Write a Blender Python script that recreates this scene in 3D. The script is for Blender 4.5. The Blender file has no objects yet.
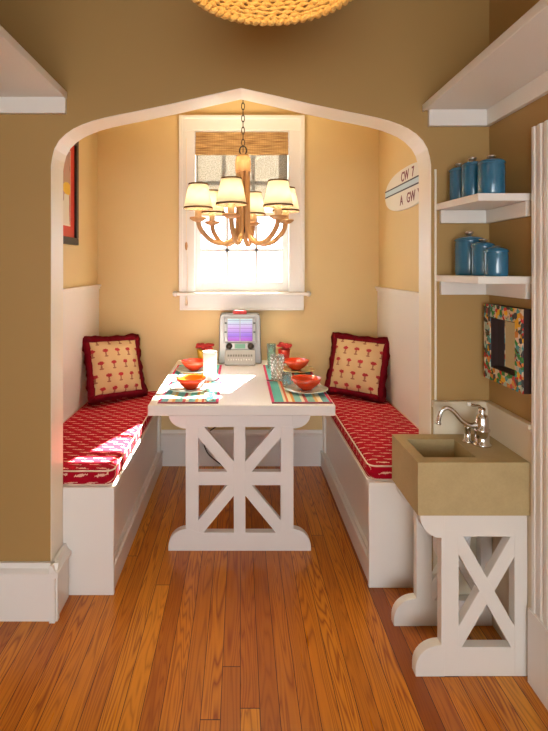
import bpy, bmesh, math, random
from mathutils import Vector, Matrix
random.seed(7)
S = bpy.context.scene
COL = S.collection
PI = math.pi

# ------------------------------------------------------------------ camera
F = 500.0
cd = bpy.data.cameras.new('camera'); cam = bpy.data.objects.new('camera', cd); COL.objects.link(cam)
cam.location = (0, 0, 1.4); cam.rotation_euler = (PI/2, 0, 0)
cd.sensor_fit = 'AUTO'; cd.sensor_width = 36; cd.lens = F/731*36
cd.shift_x = 34/731; cd.shift_y = -98.5/731
cd.clip_start = 0.05
S.camera = cam
# ------------------------------------------------------------------ world, sun, added fill, exposure
w = bpy.data.worlds.new('world'); S.world = w; w.use_nodes = True
bg = w.node_tree.nodes['Background']; bg.inputs[0].default_value = (0.80, 0.90, 1.0, 1); bg.inputs[1].default_value = 5.5
sl = bpy.data.lights.new('sun', 'SUN'); sl.energy = 95; sl.angle = 0.012; sl.color = (1.0, 0.95, 0.86)
so = bpy.data.objects.new('sun', sl); COL.objects.link(so)
so.rotation_euler = Vector((-.36, -1.02, -1.0)).to_track_quat('-Z', 'Y').to_euler()
def area(name, loc, d, sx, sy, power, color):
    l = bpy.data.lights.new(name, 'AREA'); l.shape = 'RECTANGLE'; l.size = sx; l.size_y = sy; l.energy = power; l.color = color
    o = bpy.data.objects.new(name, l); COL.objects.link(o); o.location = loc
    o.rotation_euler = Vector(d).to_track_quat('-Z', 'Z').to_euler(); return o
area('rear_fill_light', (-.30, -1.85, 1.15), (.30, 1, -0.08), 1.2, 1.0, 21, (1.0, 0.92, 0.82))  # added fill light behind the camera, brightens the kitchen side
vs = S.view_settings
vs.view_transform = 'Standard'; vs.look = 'None'; vs.gamma = 1; vs.exposure = 0.35; vs.use_curve_mapping = False

# ------------------------------------------------------------------ node helper
class E:
    """a tiny arithmetic wrapper over math nodes"""
    def __init__(s, nt, sock): s.nt = nt; s.k = sock
    def _m(s, op, *a):
        n = s.nt.nodes.new('ShaderNodeMath'); n.operation = op
        for i, v in enumerate((s,)+a):
            if isinstance(v, E): s.nt.links.new(v.k, n.inputs[i])
            else: n.inputs[i].default_value = v
        return E(s.nt, n.outputs[0])
    def __add__(s, o): return s._m('ADD', o)
    def __sub__(s, o): return s._m('SUBTRACT', o)
    def __mul__(s, o): return s._m('MULTIPLY', o)
    def __truediv__(s, o): return s._m('DIVIDE', o)
    def floor(s): return s._m('FLOOR')
    def fract(s): return s._m('FRACT')
    def abs(s): return s._m('ABSOLUTE')
    def sin(s): return s._m('SINE')
    def lt(s, o): return s._m('LESS_THAN', o)
    def gt(s, o): return s._m('GREATER_THAN', o)
    def mod2(s): return s._m('FLOORED_MODULO', 2.0)
    def max(s, o): return s._m('MAXIMUM', o)
    def min(s, o): return s._m('MINIMUM', o)
class M:
    def __init__(s, name, **kw):
        s.m = bpy.data.materials.new(name); s.m.use_nodes = True; s.nt = s.m.node_tree
        s.b = s.nt.nodes['Principled BSDF']
        for k, v in kw.items(): s.set(k, v)
    def set(s, k, v):
        names = {'color': 'Base Color', 'rough': 'Roughness', 'metal': 'Metallic', 'trans': 'Transmission Weight', 'ior': 'IOR',
                 'coat': 'Coat Weight', 'coatr': 'Coat Roughness', 'emit': 'Emission Color', 'emits': 'Emission Strength', 'alpha': 'Alpha',
                 'sheen': 'Sheen Weight', 'spec': 'Specular IOR Level', 'sss': 'Subsurface Weight'}
        i = s.b.inputs[names[k]]
        if isinstance(v, E): s.nt.links.new(v.k, i)
        elif isinstance(v, bpy.types.NodeSocket): s.nt.links.new(v, i)
        else:
            if isinstance(v, tuple) and len(v) == 3: v = v+(1,)
            i.default_value = v
    def coord(s, kind='Object'):
        tc = s.nt.nodes.new('ShaderNodeTexCoord'); sp = s.nt.nodes.new('ShaderNodeSeparateXYZ')
        s.nt.links.new(tc.outputs[kind], sp.inputs[0]); s.vec = tc.outputs[kind]
        return [E(s.nt, sp.outputs[i]) for i in range(3)]
    def comb(s, x, y, z):
        c = s.nt.nodes.new('ShaderNodeCombineXYZ')
        for i, v in enumerate((x, y, z)):
            if isinstance(v, E): s.nt.links.new(v.k, c.inputs[i])
            else: c.inputs[i].default_value = v
        return c.outputs[0]
    def noise(s, vec=None, scale=5, detail=3, dist=0):
        n = s.nt.nodes.new('ShaderNodeTexNoise'); n.inputs['Scale'].default_value = scale; n.inputs['Detail'].default_value = detail
        n.inputs['Distortion'].default_value = dist
        if vec is not None: s.nt.links.new(vec, n.inputs['Vector'])
        return E(s.nt, n.outputs[0])
    def white(s, vec):
        n = s.nt.nodes.new('ShaderNodeTexWhiteNoise'); s.nt.links.new(vec, n.inputs['Vector']); return E(s.nt, n.outputs['Value'])
    def voronoi(s, vec, scale, out='Color'):
        n = s.nt.nodes.new('ShaderNodeTexVoronoi'); n.inputs['Scale'].default_value = scale; s.nt.links.new(vec, n.inputs['Vector']); return n.outputs[out]
    def mix(s, f, a, b):
        n = s.nt.nodes.new('ShaderNodeMix'); n.data_type = 'RGBA'
        if isinstance(f, E): s.nt.links.new(f.k, n.inputs[0])
        else: n.inputs[0].default_value = f
        for i, v in ((6, a), (7, b)):
            if isinstance(v, tuple): n.inputs[i].default_value = v if len(v) == 4 else v+(1,)
            else: s.nt.links.new(v, n.inputs[i])
        return n.outputs[2]
    def ramp(s, f, stops, const=False):
        n = s.nt.nodes.new('ShaderNodeValToRGB'); s.nt.links.new(f.k if isinstance(f, E) else f, n.inputs[0])
        cr = n.color_ramp
        if const: cr.interpolation = 'CONSTANT'
        while len(cr.elements) < len(stops): cr.elements.new(0.5)
        for e, (p, c) in zip(cr.elements, stops): e.position = p; e.color = c if len(c) == 4 else c+(1,)
        return n.outputs[0]
    def bump(s, h, strength=.3, dist=.01):
        n = s.nt.nodes.new('ShaderNodeBump'); n.inputs['Strength'].default_value = strength; n.inputs['Distance'].default_value = dist
        s.nt.links.new(h.k if isinstance(h, E) else h, n.inputs['Height']); s.nt.links.new(n.outputs[0], s.b.inputs['Normal'])

def c255(r, g, b): return tuple((v/255)**2.2 for v in (r, g, b))

# ------------------------------------------------------------------ materials
def paint(name, col, rough=.6, var=.04, scale=3):
    m = M(name, rough=rough); x, y, z = m.coord(); n = m.noise(m.vec, scale, 4)
    dark = tuple(c*(1-var*2) for c in col)
    m.set('color', m.mix(n, dark, col)); n2 = m.noise(m.vec, 160, 2); m.bump(n2, .06, .002)
    return m.m
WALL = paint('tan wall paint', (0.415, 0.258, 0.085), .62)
NOOK = paint('nook wall paint', (0.75, 0.57, 0.285), .6)  # same wall colour as the kitchen, paler to carry the nook's brightness
CEIL = paint('ceiling paint', (0.44, 0.30, 0.13), .7)
WHITE = paint('white trim paint', (0.84, 0.825, 0.79), .35, .02)
SOFFIT = paint('cream arch paint', (0.90, 0.84, 0.71), .45, .02)
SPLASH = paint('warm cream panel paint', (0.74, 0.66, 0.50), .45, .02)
SHELFW = paint('shelf paint', (0.78, 0.755, 0.70), .4, .02)
TABLEW = paint('table paint', (0.82, 0.805, 0.785), .28, .02)

def floor_mat():
    m = M('pine floor', rough=.26, coat=.1, coatr=.1, spec=.35)
    x, y, z = m.coord()
    W = .062
    r = (x/W).floor(); fx = (x/W).fract()
    off = m.white(m.comb(r, 0.0, 3.0))
    L = 6.0
    yy = y/L + off*7.0
    sy = yy.floor(); fy = yy.fract()
    rnd = m.white(m.comb(r, sy, 1.0)); rnd2 = m.white(m.comb(sy, r, 9.0))
    # cathedral grain: rings of a stretched, wandering field, its own for every board
    gv = m.comb(x*9.0+rnd*40.0, y*0.50+rnd2*30.0, rnd*13.0)
    n = m.noise(gv, 1.5, 2, .3)
    ring = ((n*20.0).fract()-.5).abs()*2.0
    fine = m.noise(m.comb(x*160.0, y*5.0, rnd*9.0), 1, 4)
    base = m.ramp(rnd, [(0, (0.24, 0.050, 0.003)), (.10, (0.48, 0.140, 0.008)), (.5, (0.68, 0.235, 0.012)), (1, (0.80, 0.33, 0.022))])
    dark = m.ramp(rnd2, [(0, (0.20, 0.036, 0.003)), (1, (0.33, 0.075, 0.005))])
    g = (ring._m('POWER', 2.2)*.85 + fine*.40).min(1.0)*(rnd2*.6+.45).min(1.0)
    c = m.mix(g, base, dark)
    seam = fx.lt(.035).max(fy.lt(.0005))
    c = m.mix(seam, c, (0.03, 0.008, 0.002))
    m.set('color', c); m.bump((seam*-1.0)+(fine*.05), .25, .002)
    m.set('rough', (fine*.18+.22))
    return m.m
FLOOR = floor_mat()

def cushion_mat():
    m = M('red printed cotton', rough=.95, spec=.15); x, y, z = m.coord()
    v = (y-z)/.036; row = v.floor(); fv = v.fract()-.5
    wob = m.noise(m.vec, 40, 2)
    u = x/.088 + row.mod2()*.5; fu = u.fract()-.5
    nz = m.noise(m.vec, 120, 3)-.5
    d = ((fu/.24)*(fu/.24)+(fv/.17)*(fv/.17)) + nz*2.6
    trunk = (fv+fu*.3+nz*.5).abs().lt(.055)*fu.abs().lt(.33)
    crown = d.lt(.55)
    mask = crown.max(trunk)
    side = z.lt(.52)
    m.set('color', m.mix(mask, (0.37, 0.002, 0.016), (0.78, 0.45, 0.34)))
    m.bump(m.noise(m.vec, 14, 3), .35, .01)
    return m.m
CUSH = cushion_mat()
def pillow_mat():
    m = M('cream palm printed cotton', rough=.85); x, y, z = m.coord()
    row = (z/.080).floor(); fz = (z/.080).fract()-.5
    fx = (x/.080+row.mod2()*.5).fract()-.5
    n = m.noise(m.vec, 150, 3)-.5
    cr = (((fx/.24)*(fx/.24))+((fz-.14)/.15)*((fz-.14)/.15)+n*2.4).lt(.85)
    tr = (fx+n*.15).abs().lt(.06)*(fz+.12).abs().lt(.24)
    bs = (((fx/.18)*(fx/.18))+((fz+.33)/.08)*((fz+.33)/.06)+n).lt(.8)
    base = m.mix(m.noise(m.vec, 9, 3), (0.62, 0.41, 0.20), (0.72, 0.52, 0.29))
    c = m.mix(tr.max(bs), base, (0.33, 0.13, 0.07)); c = m.mix(cr, c, (0.42, 0.02, 0.03))
    m.set('color', c); m.bump(m.noise(m.vec, 12, 3), .3, .01); return m.m
PILLOW = pillow_mat()
RUFF = M('dark red cotton', color=(0.17, 0.004, 0.012), rough=.95, spec=.1).m
PIPING = M('cream piping', color=(0.78, 0.62, 0.50), rough=.8).m
def concrete():
    m = M('cast concrete', rough=.7); m.coord()
    n = m.noise(m.vec, 14, 6); n2 = m.noise(m.vec, 140, 4)
    m.set('color', m.mix(n*.6+n2*.4, (0.36, 0.275, 0.125), (0.54, 0.42, 0.21))); m.bump(n2, .15, .003); return m.m
CONC = concrete()
CHROME = M('chrome', color=(0.72, 0.71, 0.70), metal=1.0, rough=.12).m
STEEL = M('brushed steel', color=(0.62, 0.58, 0.54), metal=1.0, rough=.3).m
DARKM = M('dark bronze', color=(0.05, 0.035, 0.025), metal=.8, rough=.4).m
def woodm(name, a, b, rough=.45, sc=(60, 60, 4)):
    m = M(name, rough=rough); x, y, z = m.coord(); n = m.noise(m.comb(x*sc[0], y*sc[1], z*sc[2]), 1, 4)
    m.set('color', m.mix(n, a, b)); return m.m
ARMW = woodm('bent beech wood', (0.42, 0.20, 0.065), (0.66, 0.38, 0.16))
DKWOOD = woodm('dark brown wood', (0.012, 0.004, 0.003), (0.035, 0.010, 0.006), .8)
BLACK = M('black paint', color=(0.02, 0.018, 0.016), rough=.4).m
def shadefab():
    m = M('lamp shade linen', color=(0.92, 0.88, 0.78), rough=.8)
    t = m.nt.nodes.new('ShaderNodeBsdfTranslucent'); t.inputs[0].default_value = (1.0, 0.94, 0.80, 1)
    mx = m.nt.nodes.new('ShaderNodeMixShader'); mx.inputs[0].default_value = .6
    m.nt.links.new(m.b.outputs[0], mx.inputs[1]); m.nt.links.new(t.outputs[0], mx.inputs[2])
    m.nt.links.new(mx.outputs[0], m.nt.nodes['Material Output'].inputs[0]); return m.m
SHADE = shadefab()
BAND = M('brown braid', color=(0.16, 0.09, 0.04), rough=.8).m
BULB = M('lit bulb', color=(1, .9, .7), emit=(1, .80, .50), emits=14.0).m
SLEEVE = M('candle sleeve', color=(0.72, 0.50, 0.26), rough=.5).m
BLUE = M('blue glazed ceramic', rough=.18, coat=.5)
BLUE.coord(); BLUE.set('color', BLUE.mix(BLUE.noise(BLUE.vec, 25, 3), (0.016, 0.115, 0.215), (0.028, 0.16, 0.27))); BLUE = BLUE.m
def bamboo():
    m = M('woven bamboo', rough=.7); x, y, z = m.coord()
    st = m.noise(m.comb(x*9.0, y*2.0, z*130.0), 1, 4); th = ((x*60.0).fract()-.5).abs().lt(.06)
    c = m.ramp(st, [(.3, (0.22, 0.10, 0.025)), (.7, (0.66, 0.42, 0.17))]); m.set('color', m.mix(th*.5, c, (0.25, 0.12, 0.04))); m.bump(st, .4, .003); return m.m
BAMBOO = bamboo()
def meshfab():
    m = M('open woven shade', rough=.9); x, y, z = m.coord()
    n = m.noise(m.comb(x*70.0, 0.0, z*90.0), 1, 3); n2 = m.noise(m.comb(x*110.0, 0.0, z*160.0), 1, 2)
    m.set('color', m.ramp(n2, [(.35, (0.20, 0.17, 0.13)), (.65, (0.62, 0.58, 0.50))]))
    t = m.nt.nodes.new('ShaderNodeBsdfTranslucent'); t.inputs[0].default_value = (0.26, 0.24, 0.20, 1)
    tr = m.nt.nodes.new('ShaderNodeBsdfTransparent')
    mx = m.nt.nodes.new('ShaderNodeMixShader'); mx.inputs[0].default_value = .5
    m.nt.links.new(m.b.outputs[0], mx.inputs[1]); m.nt.links.new(t.outputs[0], mx.inputs[2])
    m2 = m.nt.nodes.new('ShaderNodeMixShader'); hole = (n*.5+n2*.5).gt(.53)*.10
    m.nt.links.new(hole.k, m2.inputs[0]); m.nt.links.new(mx.outputs[0], m2.inputs[1]); m.nt.links.new(tr.outputs[0], m2.inputs[2])
    m.nt.links.new(m2.outputs[0], m.nt.nodes['Material Output'].inputs[0]); return m.m
MESHF = meshfab()
ROPE = M('seagrass rope', rough=.8); ROPE.coord()
_n = ROPE.noise(ROPE.vec, 120, 4); ROPE.set('color', ROPE.mix(_n, (0.50, 0.26, 0.05), (0.86, 0.56, 0.17))); ROPE.bump(_n, .8, .01); ROPE = ROPE.m
def panemat():
    m = M('window glass'); nt = m.nt; nt.nodes.remove(m.b)
    f = nt.nodes.new('ShaderNodeValue'); f.outputs[0].default_value = .05
    t = nt.nodes.new('ShaderNodeBsdfTransparent'); g = nt.nodes.new('ShaderNodeBsdfGlossy'); g.inputs['Roughness'].default_value = .02
    mx = nt.nodes.new('ShaderNodeMixShader'); nt.links.new(f.outputs[0], mx.inputs[0]); nt.links.new(t.outputs[0], mx.inputs[1]); nt.links.new(g.outputs[0], mx.inputs[2])
    nt.links.new(mx.outputs[0], nt.nodes['Material Output'].inputs[0]); return m.m
PANE = panemat()
REDB = M('orange red glaze', color=(0.66, 0.045, 0.008), rough=.15, coat=.5).m
ORB = M('orange inner glaze', color=(0.80, 0.22, 0.012), rough=.2, coat=.4).m
RIMG = M('pale aqua glaze', color=(0.50, 0.62, 0.58), rough=.15, coat=.6).m
YGRN = M('yellow green glaze', color=(0.62, 0.55, 0.22), rough=.15, coat=.6).m
def glass(name, col, ior=1.3):
    m = M(name, color=col, rough=.04, trans=.9, ior=ior, alpha=.6); return m.m
GCLEAR = glass('clear patterned glass', (0.88, 0.95, 0.96)); GTEAL = glass('teal glass', (0.40, 0.80, 0.78)); GBLUE = glass('light blue glass', (0.45, 0.78, 0.95))
GWHITE = M('frosted white glass', color=(0.90, 0.92, 0.92), rough=.3).m
YEL = M('yellow glaze', color=(0.78, 0.46, 0.04), rough=.25).m
REDG = M('red glaze', color=(0.55, 0.03, 0.015), rough=.25).m
REDF = M('red paper', rough=.7); REDF.coord(); REDF.set('color', REDF.mix(REDF.noise(REDF.vec, 90, 3), (0.36, 0.006, 0.01), (0.66, 0.05, 0.05))); REDF = REDF.m
CREAMP = M('cream paper', color=(0.86, 0.76, 0.6), rough=.7).m
def placemat(flip):
    m = M('striped woven mat', rough=.85); x, y, z = m.coord()
    u = (x*float(flip)+.145)/.29
    c = m.ramp(u, [(0, (0.62, 0.03, 0.12)), (.045, (0.10, 0.42, 0.38)), (.20, (0.72, 0.60, 0.40)), (.24, (0.70, 0.12, 0.05)), (.28, (0.75, 0.66, 0.40)),
                   (.34, (0.74, 0.30, 0.06)), (.39, (0.20, 0.45, 0.42)), (.50, (0.78, 0.70, 0.52)), (.55, (0.60, 0.10, 0.10)), (.60, (0.22, 0.50, 0.46)),
                   (.72, (0.76, 0.45, 0.16)), (.77, (0.78, 0.70, 0.52)), (.84, (0.12, 0.36, 0.40)), (.955, (0.62, 0.03, 0.12))], True)
    edge = y.lt(-.207)
    c = m.mix(edge, c, (0.22, 0.02, 0.06))
    th = m.noise(m.comb(x*60.0, y*500.0, 0.0), 1, 2); m.bump(th, .3, .002)
    m.set('color', c); return m.m
MATR = placemat(1); MATL = placemat(-1)
MIRROR = M('mirror glass', color=(0.85, 0.85, 0.82), metal=1.0, rough=.03).m
def mosaic():
    m = M('painted mosaic tiles', rough=.25, coat=.4); x, y, z = m.coord()
    n = m.noise(m.vec, 30, 2, 1.5)
    col = m.voronoi(m.vec, 58); sp = m.nt.nodes.new('ShaderNodeSeparateColor'); m.nt.links.new(col, sp.inputs[0])
    c = m.ramp(E(m.nt, sp.outputs[0]), [(0, (0.02, 0.25, 0.06)), (.13, (0.62, 0.50, 0.36)), (.27, (0.55, 0.03, 0.03)), (.38, (0.05, 0.30, 0.32)), (.50, (0.72, 0.60, 0.44)),
               (.62, (0.78, 0.42, 0.02)), (.73, (0.03, 0.05, 0.07)), (.85, (0.40, 0.55, 0.48)), (.94, (0.65, 0.25, 0.05))], True)
    c = m.mix(n.gt(.62), c, (0.02, 0.03, 0.04)); m.set('color', c); return m.m
MOSAIC = mosaic()
SIGNW = M('weathered white board', color=(0.80, 0.80, 0.74), rough=.5).m
NAVY = M('navy stripe paint', color=(0.02, 0.03, 0.07), rough=.5).m
SKYB = M('pale blue paint', color=(0.55, 0.74, 0.84), rough=.5).m
PLUM = M('plum lettering paint', color=(0.22, 0.07, 0.10), rough=.6).m
POSTR = M('red poster mat', color=(0.60, 0.045, 0.02), rough=.4).m
def poster():
    m = M('poster print', rough=.4); x, y, z = m.coord()
    n = m.noise(m.vec, 22, 3)-.5
    c = m.mix(m.noise(m.vec, 12, 2), (0.40, 0.24, 0.18), (0.55, 0.36, 0.28))
    def blob(cy, cz, ry, rz, col, c):
        d = ((y-cy)/ry)*((y-cy)/ry)+((z-cz)/rz)*((z-cz)/rz)+n*1.2
        return m.mix(d.lt(1.0), c, col)
    c = blob(.12, .17, .09, .14, (0.78, 0.70, 0.56), c)
    c = blob(-.02, .14, .10, .12, (0.78, 0.70, 0.56), c)
    c = blob(.16, .22, .025, .12, (0.55, 0.05, 0.02), c)
    c = blob(.10, .32, .07, .035, (0.78, 0.50, 0.03), c)
    c = blob(-.04, .33, .05, .03, (0.78, 0.50, 0.03), c)
    c = blob(.17, .44, .03, .03, (0.15, 0.09, 0.07), c)
    m.set('color', c); return m.m
POSTER = poster()
JSIL = M('silver plastic', color=(0.25, 0.235, 0.22), metal=.5, rough=.35).m
JKEY = M('pale grey key bed', color=(0.36, 0.35, 0.34), rough=.4).m
JGREY = M('grey plastic', color=(0.36, 0.34, 0.33), rough=.35).m
JRED = M('red lettering badge', color=(0.34, 0.012, 0.012), rough=.6).m
def cards():
    m = M('lit title cards', rough=.4); x, y, z = m.coord()
    c = m.ramp((z-.15)/.15, [(0, (0.30, 0.02, 0.42)), (.3, (0.16, 0.08, 0.52)), (.6, (0.34, 0.22, 0.55)), (1, (0.30, 0.48, 0.52))])
    r = ((z/.0265).fract()).lt(.10); l = ((x+.5)/.0905).fract(); lines = ((z/.0088).fract().lt(.22))*(m.noise(m.comb(x*400.0, 0.0, z*60.0), 1, 1).gt(.5))*.4
    c = m.mix(lines, c, (0.20, 0.08, 0.35)); c = m.mix(r, c, (0.10, 0.04, 0.25))
    m.set('color', c); m.set('emit', c); m.set('emits', .22); return m.m
CARDS = cards()
GREEN = M('green display', color=(0.05, 0.16, 0.08), rough=.3, emit=(0.05, .3, .12), emits=.1).m
DRAINP = M('white plastic pipe', color=(0.75, 0.74, 0.72), rough=.3).m

# ------------------------------------------------------------------ geometry helpers
def B(): return bmesh.new()
def bx(bm, x0, x1, y0, y1, z0, z1):
    v = [bm.verts.new((x, y, z)) for z in (z0, z1) for x, y in ((x0, y0), (x1, y0), (x1, y1), (x0, y1))]
    for f in ((3, 2, 1, 0), (4, 5, 6, 7), (0, 1, 5, 4), (1, 2, 6, 5), (2, 3, 7, 6), (3, 0, 4, 7)): bm.faces.new([v[i] for i in f])
    return bm
def prism(bm, pts, ax, a, b):
    """extrude a 2D outline along axis ax: 'y' -> (x,z), 'x' -> (y,z), 'z' -> (x,y)"""
    def P(p, t):
        return {'y': (p[0], t, p[1]), 'x': (t, p[0], p[1]), 'z': (p[0], p[1], t)}[ax]
    A = [bm.verts.new(P(p, a)) for p in pts]; C = [bm.verts.new(P(p, b)) for p in pts]
    bm.faces.new(A); bm.faces.new(C[::-1])
    n = len(pts)
    for i in range(n): bm.faces.new((A[i], C[i], C[(i+1) % n], A[(i+1) % n]))
    return bm
def lathe(bm, prof, seg=32, c=(0, 0, 0), cap=True):
    rings = []
    for r, z in prof:
        rings.append([bm.verts.new((c[0]+r*math.cos(2*PI*i/seg), c[1]+r*math.sin(2*PI*i/seg), c[2]+z)) for i in range(seg)])
    for a, b in zip(rings, rings[1:]):
        for i in range(seg): bm.faces.new((a[i], a[(i+1) % seg], b[(i+1) % seg], b[i]))
    if cap:
        bm.faces.new(rings[0][::-1]); bm.faces.new(rings[-1])
    return bm
def tube(bm, pts, r, seg=10, closed=False):
    pts = [Vector(p) for p in pts]; n = len(pts)
    rs = r if isinstance(r, (list, tuple)) else [r]*n
    up = Vector((0, 0, 1)); rings = []; prev = None
    for i, p in enumerate(pts):
        if closed: t = (pts[(i+1) % n]-pts[i-1]).normalized()
        else: t = (pts[min(i+1, n-1)]-pts[max(i-1, 0)]).normalized()
        if prev is None:
            a = up if abs(t.z) < .9 else Vector((1, 0, 0))
            u = (a-t*a.dot(t)).normalized()
        else: u = (prev-t*prev.dot(t)).normalized()
        prev = u; v = t.cross(u)
        rings.append([bm.verts.new(p+(u*math.cos(2*PI*k/seg)+v*math.sin(2*PI*k/seg))*rs[i]) for k in range(seg)])
    rng = range(n if closed else n-1)
    for i in rng:
        a, b = rings[i], rings[(i+1) % n]
        for k in range(seg): bm.faces.new((a[k], a[(k+1) % seg], b[(k+1) % seg], b[k]))
    if not closed:
        bm.faces.new(rings[0][::-1]); bm.faces.new(rings[-1])
    return bm
def smooth_path(pts, n=8):
    """Catmull-Rom through the points"""
    P = [Vector(p) for p in pts]; P = [P[0]*2-P[1]]+P+[P[-1]*2-P[-2]]; out = []
    for i in range(1, len(P)-2):
        for k in range(n):
            t = k/n; a, b, c, d = P[i-1:i+3]
            out.append(.5*((2*b)+(c-a)*t+(2*a-5*b+4*c-d)*t*t+(-a+3*b-3*c+d)*t**3))
    out.append(P[-2]); return out
def link(name, bm, mat, parent=None, bevel=0, smooth=False, local=False, origin=None):
    off = Vector((0, 0, 0))
    if parent is not None and not local:
        q = parent
        while q is not None: off += q.location; q = q.parent
    if origin is not None: off = Vector(origin)
    if off.length > 0: bmesh.ops.translate(bm, verts=bm.verts, vec=-off)
    bmesh.ops.recalc_face_normals(bm, faces=bm.faces)
    me = bpy.data.meshes.new(name); bm.to_mesh(me); bm.free(); me.materials.append(mat)
    if smooth:
        for p in me.polygons: p.use_smooth = True
    o = bpy.data.objects.new(name, me); COL.objects.link(o)
    if parent is not None: o.parent = parent
    elif origin is not None: o.location = origin
    if bevel:
        md = o.modifiers.new('bevel', 'BEVEL'); md.width = bevel; md.segments = 2; md.limit_method = 'ANGLE'; md.angle_limit = .7
    return o
def tag(o, label, cat, group=None):
    o['label'] = label; o['category'] = cat
    if group: o['group'] = group
    return o
def thing(name, label, cat, loc=(0, 0, 0), rz=0, group=None):
    o = bpy.data.objects.new(name, None); COL.objects.link(o); o.location = loc; o.rotation_euler = (0, 0, rz); o.empty_display_size = .05
    return tag(o, label, cat, group)
def struct(name, bm, mat, bevel=0, parent=None, smooth=False):
    o = link(name, bm, mat, parent, bevel, smooth)
    if parent is None: o['kind'] = 'structure'
    return o
def dup(o, loc, label=None, rz=None):
    r = o.copy(); COL.objects.link(r); r.location = loc
    if rz is not None: r.rotation_euler = (0, 0, rz)
    if label: r['label'] = label
    for ch in list(o.children):
        c = ch.copy(); COL.objects.link(c); c.parent = r
        for g in list(ch.children):
            d = g.copy(); COL.objects.link(d); d.parent = c
    return r

# ------------------------------------------------------------------ room shell
XL, XR = -1.008, .983         # nook side walls
XK = .997                     # kitchen right wall
DA, DAB, DB = 2.0, 2.125, 3.535  # arch wall front, arch wall back, nook back wall
HC = 2.75
struct('floor', bx(B(), XL-.1, XR+.1, -2.1, DB+.1, -.08, 0), FLOOR)
struct('ceiling', bx(B(), XL-.1, XR+.1, -2.1, DB+.1, HC, HC+.08), CEIL)
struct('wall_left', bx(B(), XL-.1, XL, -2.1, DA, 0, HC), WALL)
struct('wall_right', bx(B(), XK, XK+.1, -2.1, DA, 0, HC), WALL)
struct('wall_nook_left', bx(B(), XL-.1, XL, DA, DB, 0, HC), NOOK)
struct('wall_nook_right', bx(B(), XR, XR+.1, DAB-.03, DB, 0, HC), NOOK)
# unseen rear wall; its wide opening is added to let fill light in
bm = B(); bx(bm, XL, XK, -2.1, -2.0, 0, .55); bx(bm, XL, XK, -2.1, -2.0, 2.0, HC); bx(bm, XL, -.8, -2.1, -2.0, .55, 2.0); bx(bm, .9, XK, -2.1, -2.0, .55, 2.0)
struct('wall_rear', bm, WALL)
# nook back wall with its window opening
WX0, WX1, WZ0, WZ1 = -.325, .350, 1.225, 2.36
bm = B(); bx(bm, XL, WX0, DB, DB+.1, 0, HC); bx(bm, WX1, XR, DB, DB+.1, 0, HC); bx(bm, WX0, WX1, DB, DB+.1, 0, WZ0); bx(bm, WX0, WX1, DB, DB+.1, WZ1, HC)
struct('wall_back', bm, NOOK)
# arch wall
HW = .7610; ACX = .004
half = [(.7595, 1.808), (.7545, 1.84), (.746, 1.873), (.728, 1.905), (.701, 1.932), (.670, 1.953), (.636, 1.969), (.595, 1.984), (.546, 1.997), (.49, 2.009), (.428, 2.021), (.28, 2.052), (.14, 2.085), (.0, 2.116)]
arch = [(ACX-HW, 0)]+[(ACX-x, z) for x, z in half]
arch += [(ACX+x, z) for x, z in half[-2::-1]]+[(ACX+HW, 0)]
bm = B()
# two halves so the outline stays simple
n = len(half)
la = arch[:n+1]; ra = arch[n:]
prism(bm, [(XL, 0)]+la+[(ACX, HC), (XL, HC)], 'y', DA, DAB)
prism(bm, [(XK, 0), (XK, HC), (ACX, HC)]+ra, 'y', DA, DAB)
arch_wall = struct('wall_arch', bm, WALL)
# cream lining of the arch, thin boards on the reveal
bm = B(); T = .003
def off(i):
    a = Vector(arch[max(i-1, 0)]); b = Vector(arch[min(i+1, len(arch)-1)]); t = (b-a).normalized(); return Vector((t.y, -t.x))
for i in range(len(arch)-1):
    p, q = Vector(arch[i]), Vector(arch[i+1]); po, qo = off(i), off(i+1)
    vs4 = [p, q, q+qo*T, p+po*T]
    prism(bm, [tuple(v) for v in vs4], 'y', DA-.002, DAB+.003)
struct('trim_arch', bm, SOFFIT)

# baseboards
def baseboard(name, pts, n, h=.25, t=.022):
    """pts: p0,p1 in plan; n: outward direction; moulded cap on top"""
    (x0, y0), (x1, y1) = pts; bm = B()
    prof = [(0, 0), (t, 0), (t, h-.05), (t+.012, h-.045), (t+.012, h-.03), (t-.004, h-.018), (t-.010, h), (0, h)]
    A = [bm.verts.new((x0+n[0]*a, y0+n[1]*a, z)) for a, z in prof]; C = [bm.verts.new((x1+n[0]*a, y1+n[1]*a, z)) for a, z in prof]
    bm.faces.new(A); bm.faces.new(C[::-1])
    for i in range(len(prof)): bm.faces.new((A[i], C[i], C[(i+1) % len(prof)], A[(i+1) % len(prof)]))
    return struct(name, bm, WHITE)
baseboard('baseboard_back', ((-.557, DB), (.581, DB)), (0, -1))
baseboard('baseboard_arch_left', ((XL, DA-.003), (ACX-HW+.036, DA-.003)), (0, -1), .225)
baseboard('baseboard_jamb_left', ((ACX-HW+.007, DA-.036), (ACX-HW+.007, DAB)), (1, 0), .225)
baseboard('baseboard_left', ((XL, -2.0), (XL, DA-.04)), (1, 0), .28)
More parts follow.
